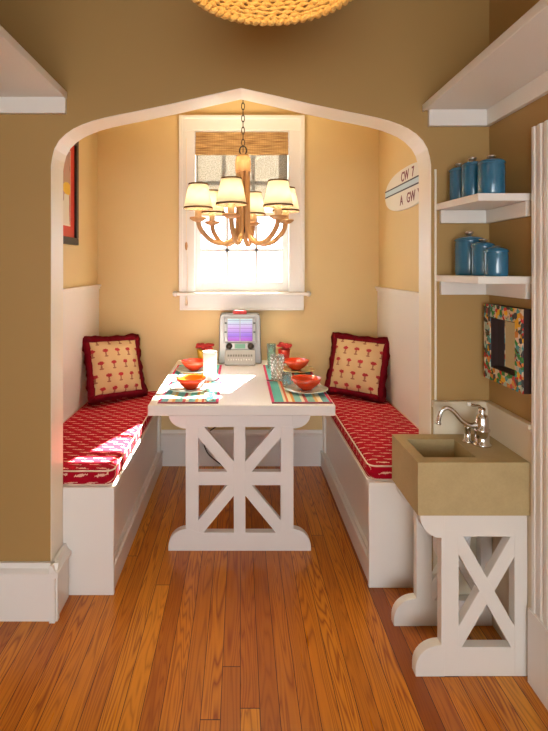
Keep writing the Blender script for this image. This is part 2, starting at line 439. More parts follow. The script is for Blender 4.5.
# white panels on the nook side walls with cap moulding
def wains(name, x0, x1, y0, y1, z0, z1, capx, th=.014, mat=WHITE):
    bm = B(); bx(bm, x0, x1, y0, y1, z0, z1-th); bx(bm, min(x0, x1+capx), max(x1, x0+capx), y0, y1, z1-th, z1)
    return struct(name, bm, mat, .002)
bm = B(); bx(bm, XL, XL+.012, DAB+.003, DB, .40, 1.262); bx(bm, XL, XL+.028, DAB+.003, DB, 1.262, 1.277); bx(bm, XL, XL+.020, DAB+.003, DB, 1.245, 1.262); struct('trim_panel_left', bm, WHITE, .002)
bm = B(); bx(bm, XR-.012, XR, DAB+.003, DB, .40, 1.247); bx(bm, XR-.028, XR, DAB+.003, DB, 1.247, 1.262); bx(bm, XR-.020, XR, DAB+.003, DB, 1.230, 1.247); struct('trim_panel_right', bm, WHITE, .002)
# white splash panelling round the sink
bm = B(); bx(bm, ACX+HW+.005, XK, DA-.012, DA, 0, .845); bx(bm, ACX+HW+.002, XK, DA-.026, DA, .852, .868); bx(bm, ACX+HW+.002, XK, DA-.018, DA, .84, .852); struct('trim_splash_arch', bm, SPLASH, .002)
bm = B(); bx(bm, XK-.012, XK, 1.62, DA-.012, 0, .845); bx(bm, XK-.026, XK, 1.6845, DA-.012, .852, .868); bx(bm, XK-.018, XK, 1.6845, DA-.012, .84, .852); struct('trim_splash_right', bm, SPLASH, .002)
# thin cream bead beside the arch where the shelves meet it
struct('trim_bead', bx(B(), .776, .784, DA-.008, DA, .87, 1.79), SOFFIT, .002)

# door casing with fluted face on the right wall, and its door
bm = B(); cy0, cy1 = 1.545, 1.684
prof = [(cy1, XK), (cy1, XK-.015), (cy1-.008, XK-.020)]
for k in range(3):
    a = cy1-.022-k*.036
    prof += [(a, XK-.020), (a-.003, XK-.0165), (a-.010, XK-.0145), (a-.017, XK-.0165), (a-.020, XK-.020)]
prof += [(cy0+.004, XK-.020), (cy0, XK-.02), (cy0, XK)]
prism(bm, [(x, y) for y, x in prof], 'z', 0, 1.868)
prism(bm, [(cy1+.004, 0), (cy1+.004, .25), (cy0, .25), (cy0, 0)], 'x', XK-.026, XK-.001)
struct('trim_casing', bm, WHITE)
bm = B(); bx(bm, XK-.019, XK, .60, cy0, 1.745, 1.868)
struct('trim_casing_head', bm, WHITE, .003)
bm = B(); bx(bm, XK-.006, XK, .70, cy0, 0, 1.745)
door = struct('door_1', bm, WHITE)
bm = B()
for (a, b, c, d) in ((.78, 1.08, .18, .80), (1.17, 1.47, .18, .80), (.78, 1.08, .92, 1.62), (1.17, 1.47, .92, 1.62)): bx(bm, XK-.012, XK-.006, a, b, c, d)
link('door_panel', bm, WHITE, door, .004)

# ------------------------------------------------------------------ window
def frame_rect(bm, x0, x1, z0, z1, wl, wt, y0, y1, wb=None):
    wb = wt if wb is None else wb
    bx(bm, x0, x0+wl, y0, y1, z0, z1); bx(bm, x1-wl, x1, y0, y1, z0, z1)
    bx(bm, x0+wl, x1-wl, y0, y1, z1-wt, z1); bx(bm, x0+wl, x1-wl, y0, y1, z0, z0+wb)
bm = B()
ox0, ox1, oz1 = -.424, .449, 2.462
bx(bm, ox0, WX0+.006, DB-.022, DB, WZ0, oz1-.102); bx(bm, WX1-.006, ox1, DB-.022, DB, WZ0, oz1-.102); bx(bm, ox0, ox1, DB-.022, DB, oz1-.102, oz1)
bx(bm, ox0-.004, ox0+.022, DB-.034, DB, WZ0, oz1+.004); bx(bm, ox1-.022, ox1+.004, DB-.034, DB, WZ0, oz1+.004); bx(bm, ox0+.022, ox1-.022, DB-.034, DB, oz1-.020, oz1+.004)
win = struct('window_1', bm, WHITE, .003)
bm = B(); bx(bm, ox0-.018, ox1+.018, DB-.060, DB+.04, 1.200, 1.222)
for sx in (ox0-.03, ox1+.03): lathe(bm, [(.004, -.020), (.015, -.014), (.020, 0), (.015, .014), (.004, .020)], 12, (sx, DB-.03, 1.212))
link('window_sill', bm, WHITE, win, .005)
bm = B(); bx(bm, ox0, ox1, DB-.020, DB, 1.105, 1.20); bx(bm, ox0, ox1, DB-.028, DB, 1.096, 1.112); link('window_apron', bm, WHITE, win, .003)
bm = B()  # reveal lining
bx(bm, WX0, WX0+.008, DB, DB+.1, WZ0, WZ1); bx(bm, WX1-.008, WX1, DB, DB+.1, WZ0, WZ1); bx(bm, WX0, WX1, DB, DB+.1, WZ1-.008, WZ1); bx(bm, WX0, WX1, DB+.04, DB+.1, WZ0-.001, WZ0+.010)
link('window_lining', bm, WHITE, win)
bm = B(); frame_rect(bm, WX0+.008, WX1-.008, WZ0+.010, 1.79, .040, .030, DB+.035, DB+.060, .060)
sash = link('sash', bm, WHITE, win, .003)
bm = B()
for mx in (-.092, .092+.025): bx(bm, mx-.010, mx+.010, DB+.040, DB+.055, 1.29, 1.765)
bx(bm, WX0+.048, WX1-.048, DB+.040, DB+.055, 1.510, 1.530); link('muntin', bm, WHITE, sash)
link('pane', bx(B(), WX0+.045, WX1-.045, DB+.0465, DB+.0485, 1.29, 1.765), PANE, sash)
bm = B(); frame_rect(bm, WX0+.008, WX1-.008, 1.765, WZ1-.008, .040, .030, DB+.065, DB+.090)
sash2 = link('sash', bm, WHITE, win, .003)
bm = B()
for mx in (-.092, .117): bx(bm, mx-.010, mx+.010, DB+.070, DB+.085, 1.79, 2.33)
bx(bm, WX0+.048, WX1-.048, DB+.070, DB+.085, 2.05, 2.066); link('muntin', bm, WHITE, sash2)
link('pane', bx(B(), WX0+.045, WX1-.045, DB+.0765, DB+.0785, 1.79, 2.33), PANE, sash2)
# woven roman shade
rs = thing('roman_shade', 'woven bamboo roman shade half lowered over the nook window', 'window shade', (.013, DB, 2.352))
bm = B(); pts = []
for k in range(5):
    z1 = 2.352-k*.032; bx(bm, WX0+.010, WX1-.010, DB-.010-.002*k, DB+.004, z1-.034, z1)
link('valance', bm, BAMBOO, rs, .004)
bm = B(); bx(bm, WX0+.014, WX1-.014, DB+.010, DB+.013, 1.838, 2.34); link('woven_panel', bm, MESHF, rs)
bm = B(); bx(bm, WX0+.014, WX1-.014, DB+.007, DB+.017, 1.824, 1.840); link('bottom_slat', bm, BAMBOO, rs)
bm = B(); tube(bm, [(-.375, DB-.042, 2.30), (-.375, DB-.042, 1.555)], .0022, 6); tube(bm, [(-.372, DB-.04, 1.555), (-.366, DB-.042, 1.35), (-.372, DB-.042, 1.17)], .0018, 6)
cordo = link('cord', bm, CREAMP, rs)
bm = B(); lathe(bm, [(.003, .03), (.008, .022), (.010, 0), (.006, -.022), (.002, -.028)], 12, (-.375, DB-.044, 1.545)); link('cord_knob', bm, ARMW, cordo, smooth=True)
bm = B(); lathe(bm, [(.003, .03), (.007, .018), (.011, -.02), (.007, -.034)], 12, (-.374, DB-.048, 1.165)); link('tassel', bm, CREAMP, cordo, smooth=True)

# ------------------------------------------------------------------ chandelier
CX, CY = .017, 2.80
ch = thing('chandelier', 'wooden six armed chandelier with small lit cream shades hanging above table', 'chandelier', (CX, CY, 1.53))
bm = B(); lathe(bm, [(.055, HC-.005), (.055, HC-.02), (.03, HC-.045), (.008, HC-.05)], 24, (CX, CY, 0)); link('ceiling_canopy', bm, DARKM, ch, smooth=True)
bm = B()
z = HC-.055; k = 0
while z > 2.075:
    L = .021
    pts = []
    for i in range(14):
        a = 2*PI*i/14; u = .0085*math.cos(a); v = L*math.sin(a)
        pts.append((CX+(u if k % 2 else 0), CY+(0 if k % 2 else u), z-L+v))
    tube(bm, pts, .0024, 6, True); z -= .034; k += 1
tube(bm, [(CX+.020*math.cos(2*PI*i/18), CY, 2.052+.024*math.sin(2*PI*i/18)) for i in range(18)], .004, 8, True)
link('chain', bm, DARKM, ch, smooth=True)
bm = B(); lathe(bm, [(.030, 1.985), (.044, 1.985), (.044, 1.972), (.043, 1.960), (.043, 1.93), (.030, 1.93)], 28, (CX, CY, 0)); 
lathe(bm, [(.008, 2.03), (.030, 2.028), (.040, 2.015), (.043, 1.998), (.043, 1.985), (.008, 1.985)], 28, (CX, CY, 0)); link('collar', bm, ARMW, ch, smooth=False, bevel=.002)
bm = B(); lathe(bm, [(.012, 1.99), (.012, 1.60), (.004, 1.575)], 12, (CX, CY, 0)); link('stem', bm, DARKM, ch, smooth=True)
R = .255
for i in range(6):
    a = math.radians(-90-14+60*i)   # -90 faces the camera
    d = Vector((math.cos(a), math.sin(a), 0)); c0 = Vector((CX, CY, 0))
    prof = [(.027, 1.985), (.027, 1.85), (.028, 1.70), (.032, 1.62), (.05, 1.567), (.085, 1.538), (.13, 1.530), (.18, 1.545), (.222, 1.582), (.246, 1.618), (R, 1.656)]
    pts = smooth_path([c0+d*r+Vector((0, 0, z)) for r, z in prof], 6)
    bm = B(); tube(bm, pts, .0135, 10); arm = link('arm', bm, ARMW, ch, smooth=True)
    p = c0+d*R
    bm = B(); lathe(bm, [(.012, 1.6460), (.030, 1.6520), (.046, 1.6640), (.047, 1.6710), (.030, 1.6670), (.012, 1.6660)], 24, (p.x, p.y, 0)); link('drip_pan', bm, ARMW, arm, smooth=True)
    bm = B(); lathe(bm, [(.019, 1.6660), (.019, 1.7220), (.012, 1.7260)], 16, (p.x, p.y, 0)); link('candle_sleeve', bm, SLEEVE, arm, smooth=True)
    bm = B(); lathe(bm, [(.010, 1.7260), (.014, 1.7410), (.019, 1.7590), (.015, 1.7790), (.004, 1.7960)], 14, (p.x, p.y, 0)); link('bulb', bm, BULB, arm, smooth=True)
    bm = B()
    lathe(bm, [(.079, 1.7190), (.052, 1.8520)], 32, (p.x, p.y, 0), cap=False)
    sh = link('lamp_shade', bm, SHADE, ch, smooth=True)
    md = sh.modifiers.new('thick', 'SOLIDIFY'); md.thickness = .0015
    bm = B(); lathe(bm, [(.0775, 1.7170), (.0805, 1.7170), (.0785, 1.7270), (.0755, 1.7270), (.0775, 1.7170)], 32, (p.x, p.y, 0), cap=False)
    link('shade_braid', bm, BAND, sh, smooth=False); bm = B()
    lathe(bm, [(.0518, 1.8470), (.0545, 1.8470), (.0535, 1.8550), (.0508, 1.8550), (.0518, 1.8470)], 32, (p.x, p.y, 0), cap=False); link('shade_braid', bm, BAND, sh, smooth=False)
    l = bpy.data.lights.new('bulb_light', 'POINT'); l.energy = 8.0; l.color = (1, .85, .60); l.shadow_soft_size = .02
    lo = bpy.data.objects.new('bulb_light', l); COL.objects.link(lo); lo.location = (p.x, p.y, 1.8160)

# ------------------------------------------------------------------ woven pendant in the kitchen
px_, py_, pz_ = .080, 1.155, 2.068
pend = thing('pendant_lamp', 'golden rope basket pendant lamp cut off by top of the picture', 'pendant lamp', (px_, py_, pz_))
bm = B(); prof = []
NR = 28
for k in range(NR+1):
    t = k/NR; r = .208*math.cos(t*1.12)**.75; z = pz_+.012+.25*math.sin(t*1.3)
    prof.append((r, z))
for k, (r, z) in enumerate(prof):
    seg = 150; pts = []
    for i in range(seg):
        a = 2*PI*i/seg; rr = r+.0035*math.sin(a*44+(PI if k % 2 else 0)); pts.append((px_+rr*math.cos(a), py_+rr*math.sin(a), z+.0015*math.sin(a*22+k)))
    tube(bm, pts, [.0058*(1+.34*math.sin(i*1.57*2/2+k*1.3)) for i in range(seg)], 7, True)
link('basket_shade', bm, ROPE, pend, smooth=True)
bm = B(); pts = []
for i in range(360):
    a = 2*PI*i/360; b = a*60; pts.append((px_+(.210+.003*math.cos(b))*math.cos(a), py_+(.210+.003*math.cos(b))*math.sin(a), pz_+.003*math.sin(b)))
tube(bm, pts, .008, 8, True); link('rope_rim', bm, ROPE, pend, smooth=True)
bm = B(); lathe(bm, [(.012, pz_+.24), (.016, pz_+.28), (.016, pz_+.31), (.006, pz_+.32)], 16, (px_, py_, 0)); tube(bm, [(px_, py_, pz_+.3), (px_, py_, HC-.02)], .004, 8)
lathe(bm, [(.004, HC-.05), (.04, HC-.03), (.05, HC-.002)], 20, (px_, py_, 0)); link('cord', bm, DARKM, pend, smooth=True)
bm = B(); lathe(bm, [(.010, pz_+.24), (.018, pz_+.21), (.028, pz_+.17), (.024, pz_+.14), (.006, pz_+.125)], 16, (px_, py_, 0)); link('bulb', bm, BULB, pend, smooth=True)
l = bpy.data.lights.new('pendant_light', 'POINT'); l.energy = 1.0; l.color = (1, .74, .40); l.shadow_soft_size = .03
lo = bpy.data.objects.new('pendant_light', l); COL.objects.link(lo); lo.location = (px_, py_, pz_+.095)

# ------------------------------------------------------------------ benches
def bench(name_label, side, y0):
    """side -1 left, +1 right"""
    xw = XL+.0 if side < 0 else XR; xi = -.538 if side < 0 else .562
    s = -side                                            # from the wall towards the aisle
    t = thing('built_in_bench', name_label, 'bench', ((xw+xi)/2, y0, 0), 0, 'built-in benches')
    def X(a, b): return (min(a, b), max(a, b))
    y1 = DB-.001; H = .46
    bm = B(); bx(bm, *X(xw-s*-.001, xi), y0, y0+.020, 0, H); link('end_panel', bm, WHITE, t, .003)
    bm = B(); bx(bm, *X(xw-s*-.001, xi), y0+.020, y1, H-.020, H); link('seat_board', bm, WHITE, t, .003)
    bm = B()
    a, b = xi-s*.040, xi-s*.018
    bx(bm, *X(a, b), y0+.020, y0+.075, 0, H-.020)
    bx(bm, *X(a, b), y1-.07, y1, 0, H-.020)
    bx(bm, *X(a, b), y0+.075, y1-.07, .375, H-.020)
    bx(bm, *X(a, b), y0+.075, y1-.07, 0, .115)
    link('side_frame', bm, WHITE, t, .003)
    bm = B(); bx(bm, *X(xi-s*.050, xi-s*.034), y0+.06, y1-.06, .10, .39); link('side_panel', bm, WHITE, t)
    bm = B(); bx(bm, *X(xi-s*.017, xi-s*.006), y0+.021, y1-.002, .0, .095); bx(bm, *X(xi-s*.017, xi-s*.001), y0+.021, y1-.002, .095, .112); link('toe_moulding', bm, WHITE, t, .003)
    return t
bench('white built-in bench with a sunlit seat, left of the table', -1, DAB+.006)
bench('white built-in bench right of the table beside the sink', 1, 2.18)

def rrect(x0, x1, y0, y1, r, n=6):
    out = []
    for cx, cy, a0 in ((x1-r, y1-r, 0), (x0+r, y1-r, 90), (x0+r, y0+r, 180), (x1-r, y0+r, 270)):
        for k in range(n+1):
            a = math.radians(a0+90*k/n); out.append((cx+r*math.cos(a), cy+r*math.sin(a)))
    return out
def cushion(label, x0, x1, y0, y1, z0=.461, z1=.528):
    o = ((x0+x1)/2, (y0+y1)/2, z0)
    bm = B(); pts = rrect(x0, x1, y0, y1, .035)
    layers = [(-.012, z0), (0, z0+.008), (.006, (z0+z1)/2), (0, z1-.008), (-.010, z1-.001), (-.03, z1+.002)]
    rings = []
    cx, cy = o[0], o[1]
    for d, z in layers:
        hx, hy = (x1-x0)/2, (y1-y0)/2
        rings.append([bm.verts.new((cx+(p[0]-cx)*(hx+d)/hx, cy+(p[1]-cy)*(hy+d)/hy, z)) for p in pts])
    n = len(pts)
    for a, b in zip(rings, rings[1:]):
        for i in range(n): bm.faces.new((a[i], a[(i+1) % n], b[(i+1) % n], b[i]))
    bm.faces.new(rings[0][::-1]); bm.faces.new(rings[-1])
    c = link('seat_cushion', bm, CUSH, origin=o, smooth=False)
    tag(c, label, 'cushion', 'seat cushions on the benches')
    bm = B()
    for z in (z0+.004, z1-.004): tube(bm, [(p[0]-cx, p[1]-cy, z-z0) for p in rrect(x0-.001, x1+.001, y0-.001, y1+.001, .035)], .0035, 6, True)
    link('piping', bm, PIPING, c, smooth=True, local=True)
    return c
cushion('long red printed seat cushion on left bench with sun patch', XL+.013, -.545, DAB+.022, 3.525)
cushion('long red printed seat cushion on right bench, unlit by the sun', .568, XR-.013, 2.20, 3.525)

def pillow(label, loc, rz, lean, side=.40, roll=0):
    h = side/2
    root = bpy.data.objects.new('throw_pillow', None); COL.objects.link(root); root.location = loc
    root.rotation_euler = (lean, roll, rz); tag(root, label, 'pillow', 'palm-print pillows on the benches'); root.empty_display_size = .05
    N = 26; bm = B()
    def P(u, v, s):
        pin = 1-.085*(1-abs(v)**2.2); pin2 = 1-.075*(1-abs(u)**2.2)
        th = .072*max(0, (1-u*u))**.55*max(0, (1-v*v))**.55
        th += .004*math.sin(u*9+v*5)*max(0, (1-u*u)*(1-v*v))
        return (u*h*pin, s*th, h+v*h*pin2)
    for s in (-1, 1):
        g = [[bm.verts.new(P(-1+2*i/N, -1+2*j/N, s)) for j in range(N+1)] for i in range(N+1)]
        for i in range(N):
            for j in range(N): bm.faces.new((g[i][j], g[i+1][j], g[i+1][j+1], g[i][j+1]))
    bmesh.ops.remove_doubles(bm, verts=bm.verts, dist=.0005)
    link('pillow_body', bm, PILLOW, root, smooth=True, local=True)
    # gathered ruffle: a wavy band round the seam
    bm = B(); M_ = 46; peri = []
    for e in range(4):
        for i in range(M_):
            t = -1+2*i/M_
            peri.append([(t, -1), (1, t), (-t, 1), (-1, -t)][e])
    inn = []; out = []; o2 = []; n = len(peri)
    for k, (u, v) in enumerate(peri):
        x, y, z = P(u, v, 0); dx, dz = u, v; L = math.hypot(dx, dz)
        if abs(u) > .93 and abs(v) > .93: ex, ez = dx/L, dz/L
        else: ex, ez = (math.copysign(1, u), 0) if abs(u) > abs(v) else (0, math.copysign(1, v))
        wv = .006*math.sin(k*.62)+.003*math.sin(k*1.3); w = .031+.003*math.sin(k*.41)
        inn.append(bm.verts.new((x-ex*.016, .010, z-ez*.016))); out.append(bm.verts.new((x+ex*w, wv, z+ez*w))); o2.append(bm.verts.new((x-ex*.016, -.020, z-ez*.016)))
    for k in range(n):
        j = (k+1) % n
        bm.faces.new((inn[k], inn[j], out[j], out[k])); bm.faces.new((o2[k], out[k], out[j], o2[j]))
    ro = link('ruffle', bm, RUFF, root, smooth=True, local=True)
    md = ro.modifiers.new('th', 'SOLIDIFY'); md.thickness = .004
    return root
pillow('square cream palm-print pillow with red ruffle on the left bench', (-.778, 3.205, .572), math.radians(43), math.radians(-20), .378, math.radians(3))
pillow('square cream palm-print pillow with red ruffle on the right bench', (.745, 3.285, .564), math.radians(-34), math.radians(-18), .372, math.radians(2))

# ------------------------------------------------------------------ table
tb = thing('dining_table', 'white trestle table between the two benches, far end at wall', 'table', (.008, 2.465, 0))
bm = B(); bx(bm, -.435, .450, 2.352, DB-.036, .698, .75); link('tabletop', bm, TABLEW, tb, .006)
bm = B(); y0, y1 = 2.465, 2.505; tc = -.002
def bar(bm, p, q, wd, y0, y1):
    p = Vector(p); q = Vector(q); t = (q-p).normalized(); nn = Vector((-t.y, t.x))*wd/2
    prism(bm, [tuple(p+nn), tuple(q+nn), tuple(q-nn), tuple(p-nn)], 'y', y0, y1)
e = .0004
for s in (-1, 1):
    bx(bm, *(sorted((tc+s*.203, tc+s*.266))), y0+e, y1-e, .085, .615)
bx(bm, tc-.029, tc+.029, y0+e, y1-e, .085, .615)
bx(bm, tc-.21, tc+.21, y0+2*e, y1-2*e, .323, .390)
bx(bm, tc-.2655, tc+.2655, y0+2*e, y1-2*e, .610, .6972)
for sx in (-1, 1):
    for sz in (-1, 1):
        bar(bm, (tc+sx*.012, .357+sz*.02), (tc+sx*.215, .352+sz*.262), .058, y0+(3+.5*(sx*sz+1))*e, y1-(3+.5*(sx*sz+1))*e)
# brackets and feet
br = [(.26, .6975), (.350, .6975)]+[(.26+.09*math.cos(k*PI/2/8), .672-.070*math.sin(k*PI/2/8)) for k in range(0, 9)]
ft = [(-.352, 0), (-.352, .02)]+[(-.352+.09*(1-math.cos(k*PI/2/8)), .02+.088*math.sin(k*PI/2/8)) for k in range(1, 9)]+[(-.262, .115)]
for s in (-1, 1): prism(bm, [(tc+s*a, b) for a, b in br], 'y', y0, y1)
prism(bm, [(tc+a, b) for a, b in ft]+[(tc-a, b) for a, b in ft[::-1]][:0]+[(tc-.2, .09), (tc+.2, .09)]+[(tc-a, b) for a, b in ft[::-1]], 'y', y0, y1)
link('trestle', bm, TABLEW, tb, .002)
bm = B(); bx(bm, -.36, .37, DB-.06, DB-.036, .62, .6975); link('wall_ledger', bm, TABLEW, tb, .002)

# power cord under the table
bm = B(); tube(bm, smooth_path([(-.14, DB-.028, .30), (-.245, DB-.05, .22), (-.23, DB-.07, .12), (-.14, DB-.10, .05), (-.05, DB-.12, .006), (.10, DB-.14, .006)], 8), .004, 8)
tag(link('power_cord', bm, DARKM, smooth=True, origin=(-.1, DB-.1, 0)), 'thin dark power cord curling down the baseboard under the table', 'cord')

ZT = .7502
def placem(label, x, y, m):
    bm = B(); bx(bm, -.145, .145, -.225, .225, 0, .004)
    o = link('placemat', bm, m, bevel=.001, local=True); o.location = (x, y, ZT); return tag(o, label, 'placemat', 'striped placemats on the table')
placem('striped woven placemat under the bowl nearest on the right', .297, 2.602, MATR)
placem('striped woven placemat at far right of the table', .297, 3.075, MATR)
placem('striped woven placemat at the sunlit near left corner', -.248, 2.602, MATL)
placem('striped woven placemat at far left of the table', -.265, 3.075, MATL)
ZM = ZT+.0042
def plate(label, x, y, m, r=.112):
    bm = B(); lathe(bm, [(.001, 0), (.055, 0), (.065, .004), (r, .014), (r+.001, .017), (.066, .009), (.055, .006), (.001, .006)], 40)
    o = link('plate', bm, m, smooth=True, local=True); o.location = (x, y, ZM); return tag(o, label, 'plate', 'plates on the table')
plate('pale aqua plate under the near right red bowl', .345, 2.600, RIMG)
plate('yellow green plate under the far right red bowl', .350, 3.10, YGRN)
plate('pale aqua plate under the near left bowl', -.262, 2.625, RIMG)
plate('pale aqua plate under the far left bowl', -.283, 3.09, RIMG)
def bowl(label, x, y, inner=None):
    t = thing('bowl', label, 'bowl', (x, y, ZM+.0064), 0, 'red bowls on the table')
    bm = B(); lathe(bm, [(.001, 0), (.030, 0), (.034, .006), (.055, .020), (.071, .040), (.080, .060), (.0765, .060), (.068, .041), (.052, .024), (.030, .010), (.001, .009)], 40)
    link('bowl_body', bm, REDB, t, smooth=True, local=True)
    if inner:
        bm = B(); lathe(bm, [(.001, .011), (.028, .012), (.050, .026), (.066, .043), (.0752, .0605), (.0745, .0605), (.065, .045), (.049, .028), (.028, .0145), (.001, .0135)], 40)
        link('bowl_inside', bm, inner, t, smooth=True, local=True)
    return t
bowl('orange red bowl nearest on the right side of the table', .347, 2.615)
bowl('orange red bowl at the far right place setting', .352, 3.12)
bowl('red bowl with yellow orange inside at the near left setting', -.258, 2.63, ORB)
bowl('red bowl at far left setting, behind the white tumbler', -.285, 3.10)
def tumbler(name, label, x, y, r0, r1, h, m, cat='glass', zz=None):
    bm = B(); lathe(bm, [(.001, 0), (r0, 0), (r0+(r1-r0)*.5, h*.5), (r1, h), (r1-.003, h), (r0+(r1-r0)*.5-.003, h*.5), (r0-.003, .010), (.001, .010)], 32)
    o = link(name, bm, m, smooth=True, local=True); o.location = (x, y, ZT+.0003 if zz is None else zz); return tag(o, label, cat)
tumbler('tumbler', 'tall white tumbler in bright sun on the left half of table', -.172, 2.87, .034, .041, .162, GWHITE, zz=ZM)
tumbler('shot_glass', 'tiny teal glass at the near left corner of placemat', -.148, 2.425, .020, .026, .034, GTEAL, zz=ZM)
tumbler('tumbler', 'tall teal glass standing behind the clear patterned tumbler', .200, 3.19, .024, .030, .155, GTEAL, zz=ZM)
t_ = tumbler('tumbler', 'clear tumbler with pale dotted pattern on the right half', .212, 2.85, .032, .039, .145, GCLEAR, zz=ZT+.005)
bm = B()
for k in range(7):
    for i in range(10):
        a = 2*PI*(i+.5*(k % 2))/10; rr = .032+.007*(k*.018+.02)/.145+.0006; zc = .020+k*.018
        lathe(bm, [(.001, -.004), (.0028, 0), (.001, .004)], 6, (rr*math.cos(a), rr*math.sin(a), zc))
link('dot_pattern', bm, GWHITE, t_, local=True)
tumbler('votive_glass', 'short light blue glass between clear tumbler and near bowl', .252, 2.70, .022, .028, .075, GBLUE, zz=ZM)
def flowercup(label, x, m, h, r):
    t = thing('cup', label, 'cup', (x, 3.40, ZT), 0, 'cups beside the jukebox')
    bm = B(); lathe(bm, [(.001, 0), (r*.78, 0), (r, h), (r-.004, h), (r*.78-.003, .006), (.001, .006)], 28); link('cup_body', bm, m, t, smooth=True, local=True)
    bm = B(); rnd = random.Random(int(h*1000))
    for i in range(16):
        a = rnd.random()*2*PI; q = r*.95*math.sqrt(rnd.random()); zc = h+.004+rnd.random()*.030; s = .013+rnd.random()*.006
        cx, cy = q*math.cos(a), q*math.sin(a)
        for k in range(3):
            b = rnd.random()*PI; lathe(bm, [(.001, -s*.6), (s*.8, -s*.4), (s, 0), (s*.7, s*.45), (.001, s*.6)], 8, (cx+s*.4*math.cos(b+k*2), cy+s*.4*math.sin(b+k*2), zc))
    return t, bm
t, bm = flowercup('yellow cup left of the jukebox filled with red sweets', -.238, YEL, .090, .055)
bm2 = link('wrapped_sweets', bm, REDF, t, smooth=False, local=True)
t, bm = flowercup('red cup right of the jukebox filled with red sweets', .300, REDG, .092, .042)
link('wrapped_sweets', bm, REDF, t, smooth=False, local=True)

# ------------------------------------------------------------------ tabletop jukebox
jk = thing('tabletop_jukebox', 'silver tabletop jukebox with purple title cards under the window', 'jukebox', (0, 3.40, ZT))
jy0, jy1 = -.055, .075
bm = B()
out = [(-.146, 0), (-.146, .02), (-.141, .10), (-.138, .300), (-.134, .322), (-.122, .334), (.122, .334), (.134, .322), (.138, .300), (.141, .10), (.146, .02), (.146, 0)]
prism(bm, out, 'y', jy0+.012, jy1); link('housing', bm, JSIL, jk, .006, local=True)
bm = B(); bx(bm, -.108, .108, jy0-.002, jy0+.013, .145, .312); link('glass_surround', bm, JGREY, jk, .004, local=True)
for s in (-1, 1):
    bm = B(); bx(bm, *sorted((s*.002, s*.082)), jy0-.007, jy0-.002, .155, .303); link('title_cards', bm, CARDS, jk, .001, local=True)
for s in (-1, 1):
    bm = B(); bx(bm, *sorted((s*.085, s*.106)), jy0-.006, jy0-.002, .150, .308)
    st_ = link('side_strip', bm, JSIL, jk, .002, local=True)
    for z in (.215, .275):
        bm = B(); bx(bm, *sorted((s*.088, s*.103)), jy0-.009, jy0-.006, z-.006, z+.006); link('clip', bm, BLACK, st_, .001, local=True)
bm = B(); prism(bm, [(-.09, .098), (.09, .098), (.105, .142), (-.105, .142)], 'y', jy0-.004, jy0+.013); pnl = link('control_panel', bm, JSIL, jk, .002, local=True)
link('display', bx(B(), -.035, .035, jy0-.008, jy0-.003, .106, .135), GREEN, jk, .001, local=True)
bm = B()
for s in (-1, 1):
    bm3 = B(); lathe(bm3, [(.020, -.004), (.022, 0), (.014, .008), (.003, .010)], 20); bmesh.ops.rotate(bm3, verts=bm3.verts, matrix=Matrix.Rotation(PI/2, 3, 'X')); bmesh.ops.translate(bm3, verts=bm3.verts, vec=(s*.072, jy0-.006, .120))
    link('knob', bm3, DARKM, jk, smooth=True, local=True)
# sloping key bed
bm = B(); prism(bm, [(jy0+.012, 0), (jy0-.050, 0), (jy0-.050, .012), (jy0-.004, .096), (jy0+.012, .096)], 'x', -.100, .100); link('key_bed', bm, JKEY, jk, .003, local=True)
sl_ = Vector((0, .046, .084)).normalized(); nrm = Vector((0, -.084, .046)).normalized()
def on_bed(u, s, hgt): return Vector((u, jy0-.050, .012))+sl_*s+nrm*hgt
for row, (chs, s0, m_) in enumerate((('ABCDEFGHJK', .055, JGREY), ('1234567890', .026, JGREY))):
    for i, c in enumerate(chs):
        u = -.0765+i*.017
        bm = B()
        q = [on_bed(u-.0065, s0-.008, 0), on_bed(u+.0065, s0-.008, 0), on_bed(u+.0065, s0+.008, 0), on_bed(u-.0065, s0+.008, 0)]
        a = [bm.verts.new(v-nrm*.001) for v in q]; b = [bm.verts.new(v+nrm*.004) for v in q]
        bm.faces.new(a[::-1]); bm.faces.new(b)
        for k in range(4): bm.faces.new((a[k], a[(k+1) % 4], b[(k+1) % 4], b[k]))
        key = link('key', bm, JGREY if row else JSIL, jk, .0008, local=True)
        fc = bpy.data.curves.new('letter', 'FONT'); fc.body = c; fc.size = .015; fc.align_x = 'CENTER'; fc.align_y = 'CENTER'; fc.extrude = .0003
        lo = bpy.data.objects.new('tmp', fc); COL.objects.link(lo)
        dg = bpy.context.evaluated_depsgraph_get(); me = bpy.data.meshes.new_from_object(lo.evaluated_get(dg)); bpy.data.objects.remove(lo)
        me.materials.clear(); me.materials.append(BLACK if row == 0 else GWHITE)
        lt = bpy.data.objects.new('key_letter', me); COL.objects.link(lt); lt.parent = key; lt.location = on_bed(u, s0, .0044)
        lt.rotation_euler = (math.atan2(.084, .046), 0, 0)
bm = B(); prism(bm, [(-.046, .333), (.046, .333), (.043, .355), (-.038, .360), (-.05, .347)], 'y', jy0+.01, jy0+.045); link('red_badge', bm, JRED, jk, .003, local=True)

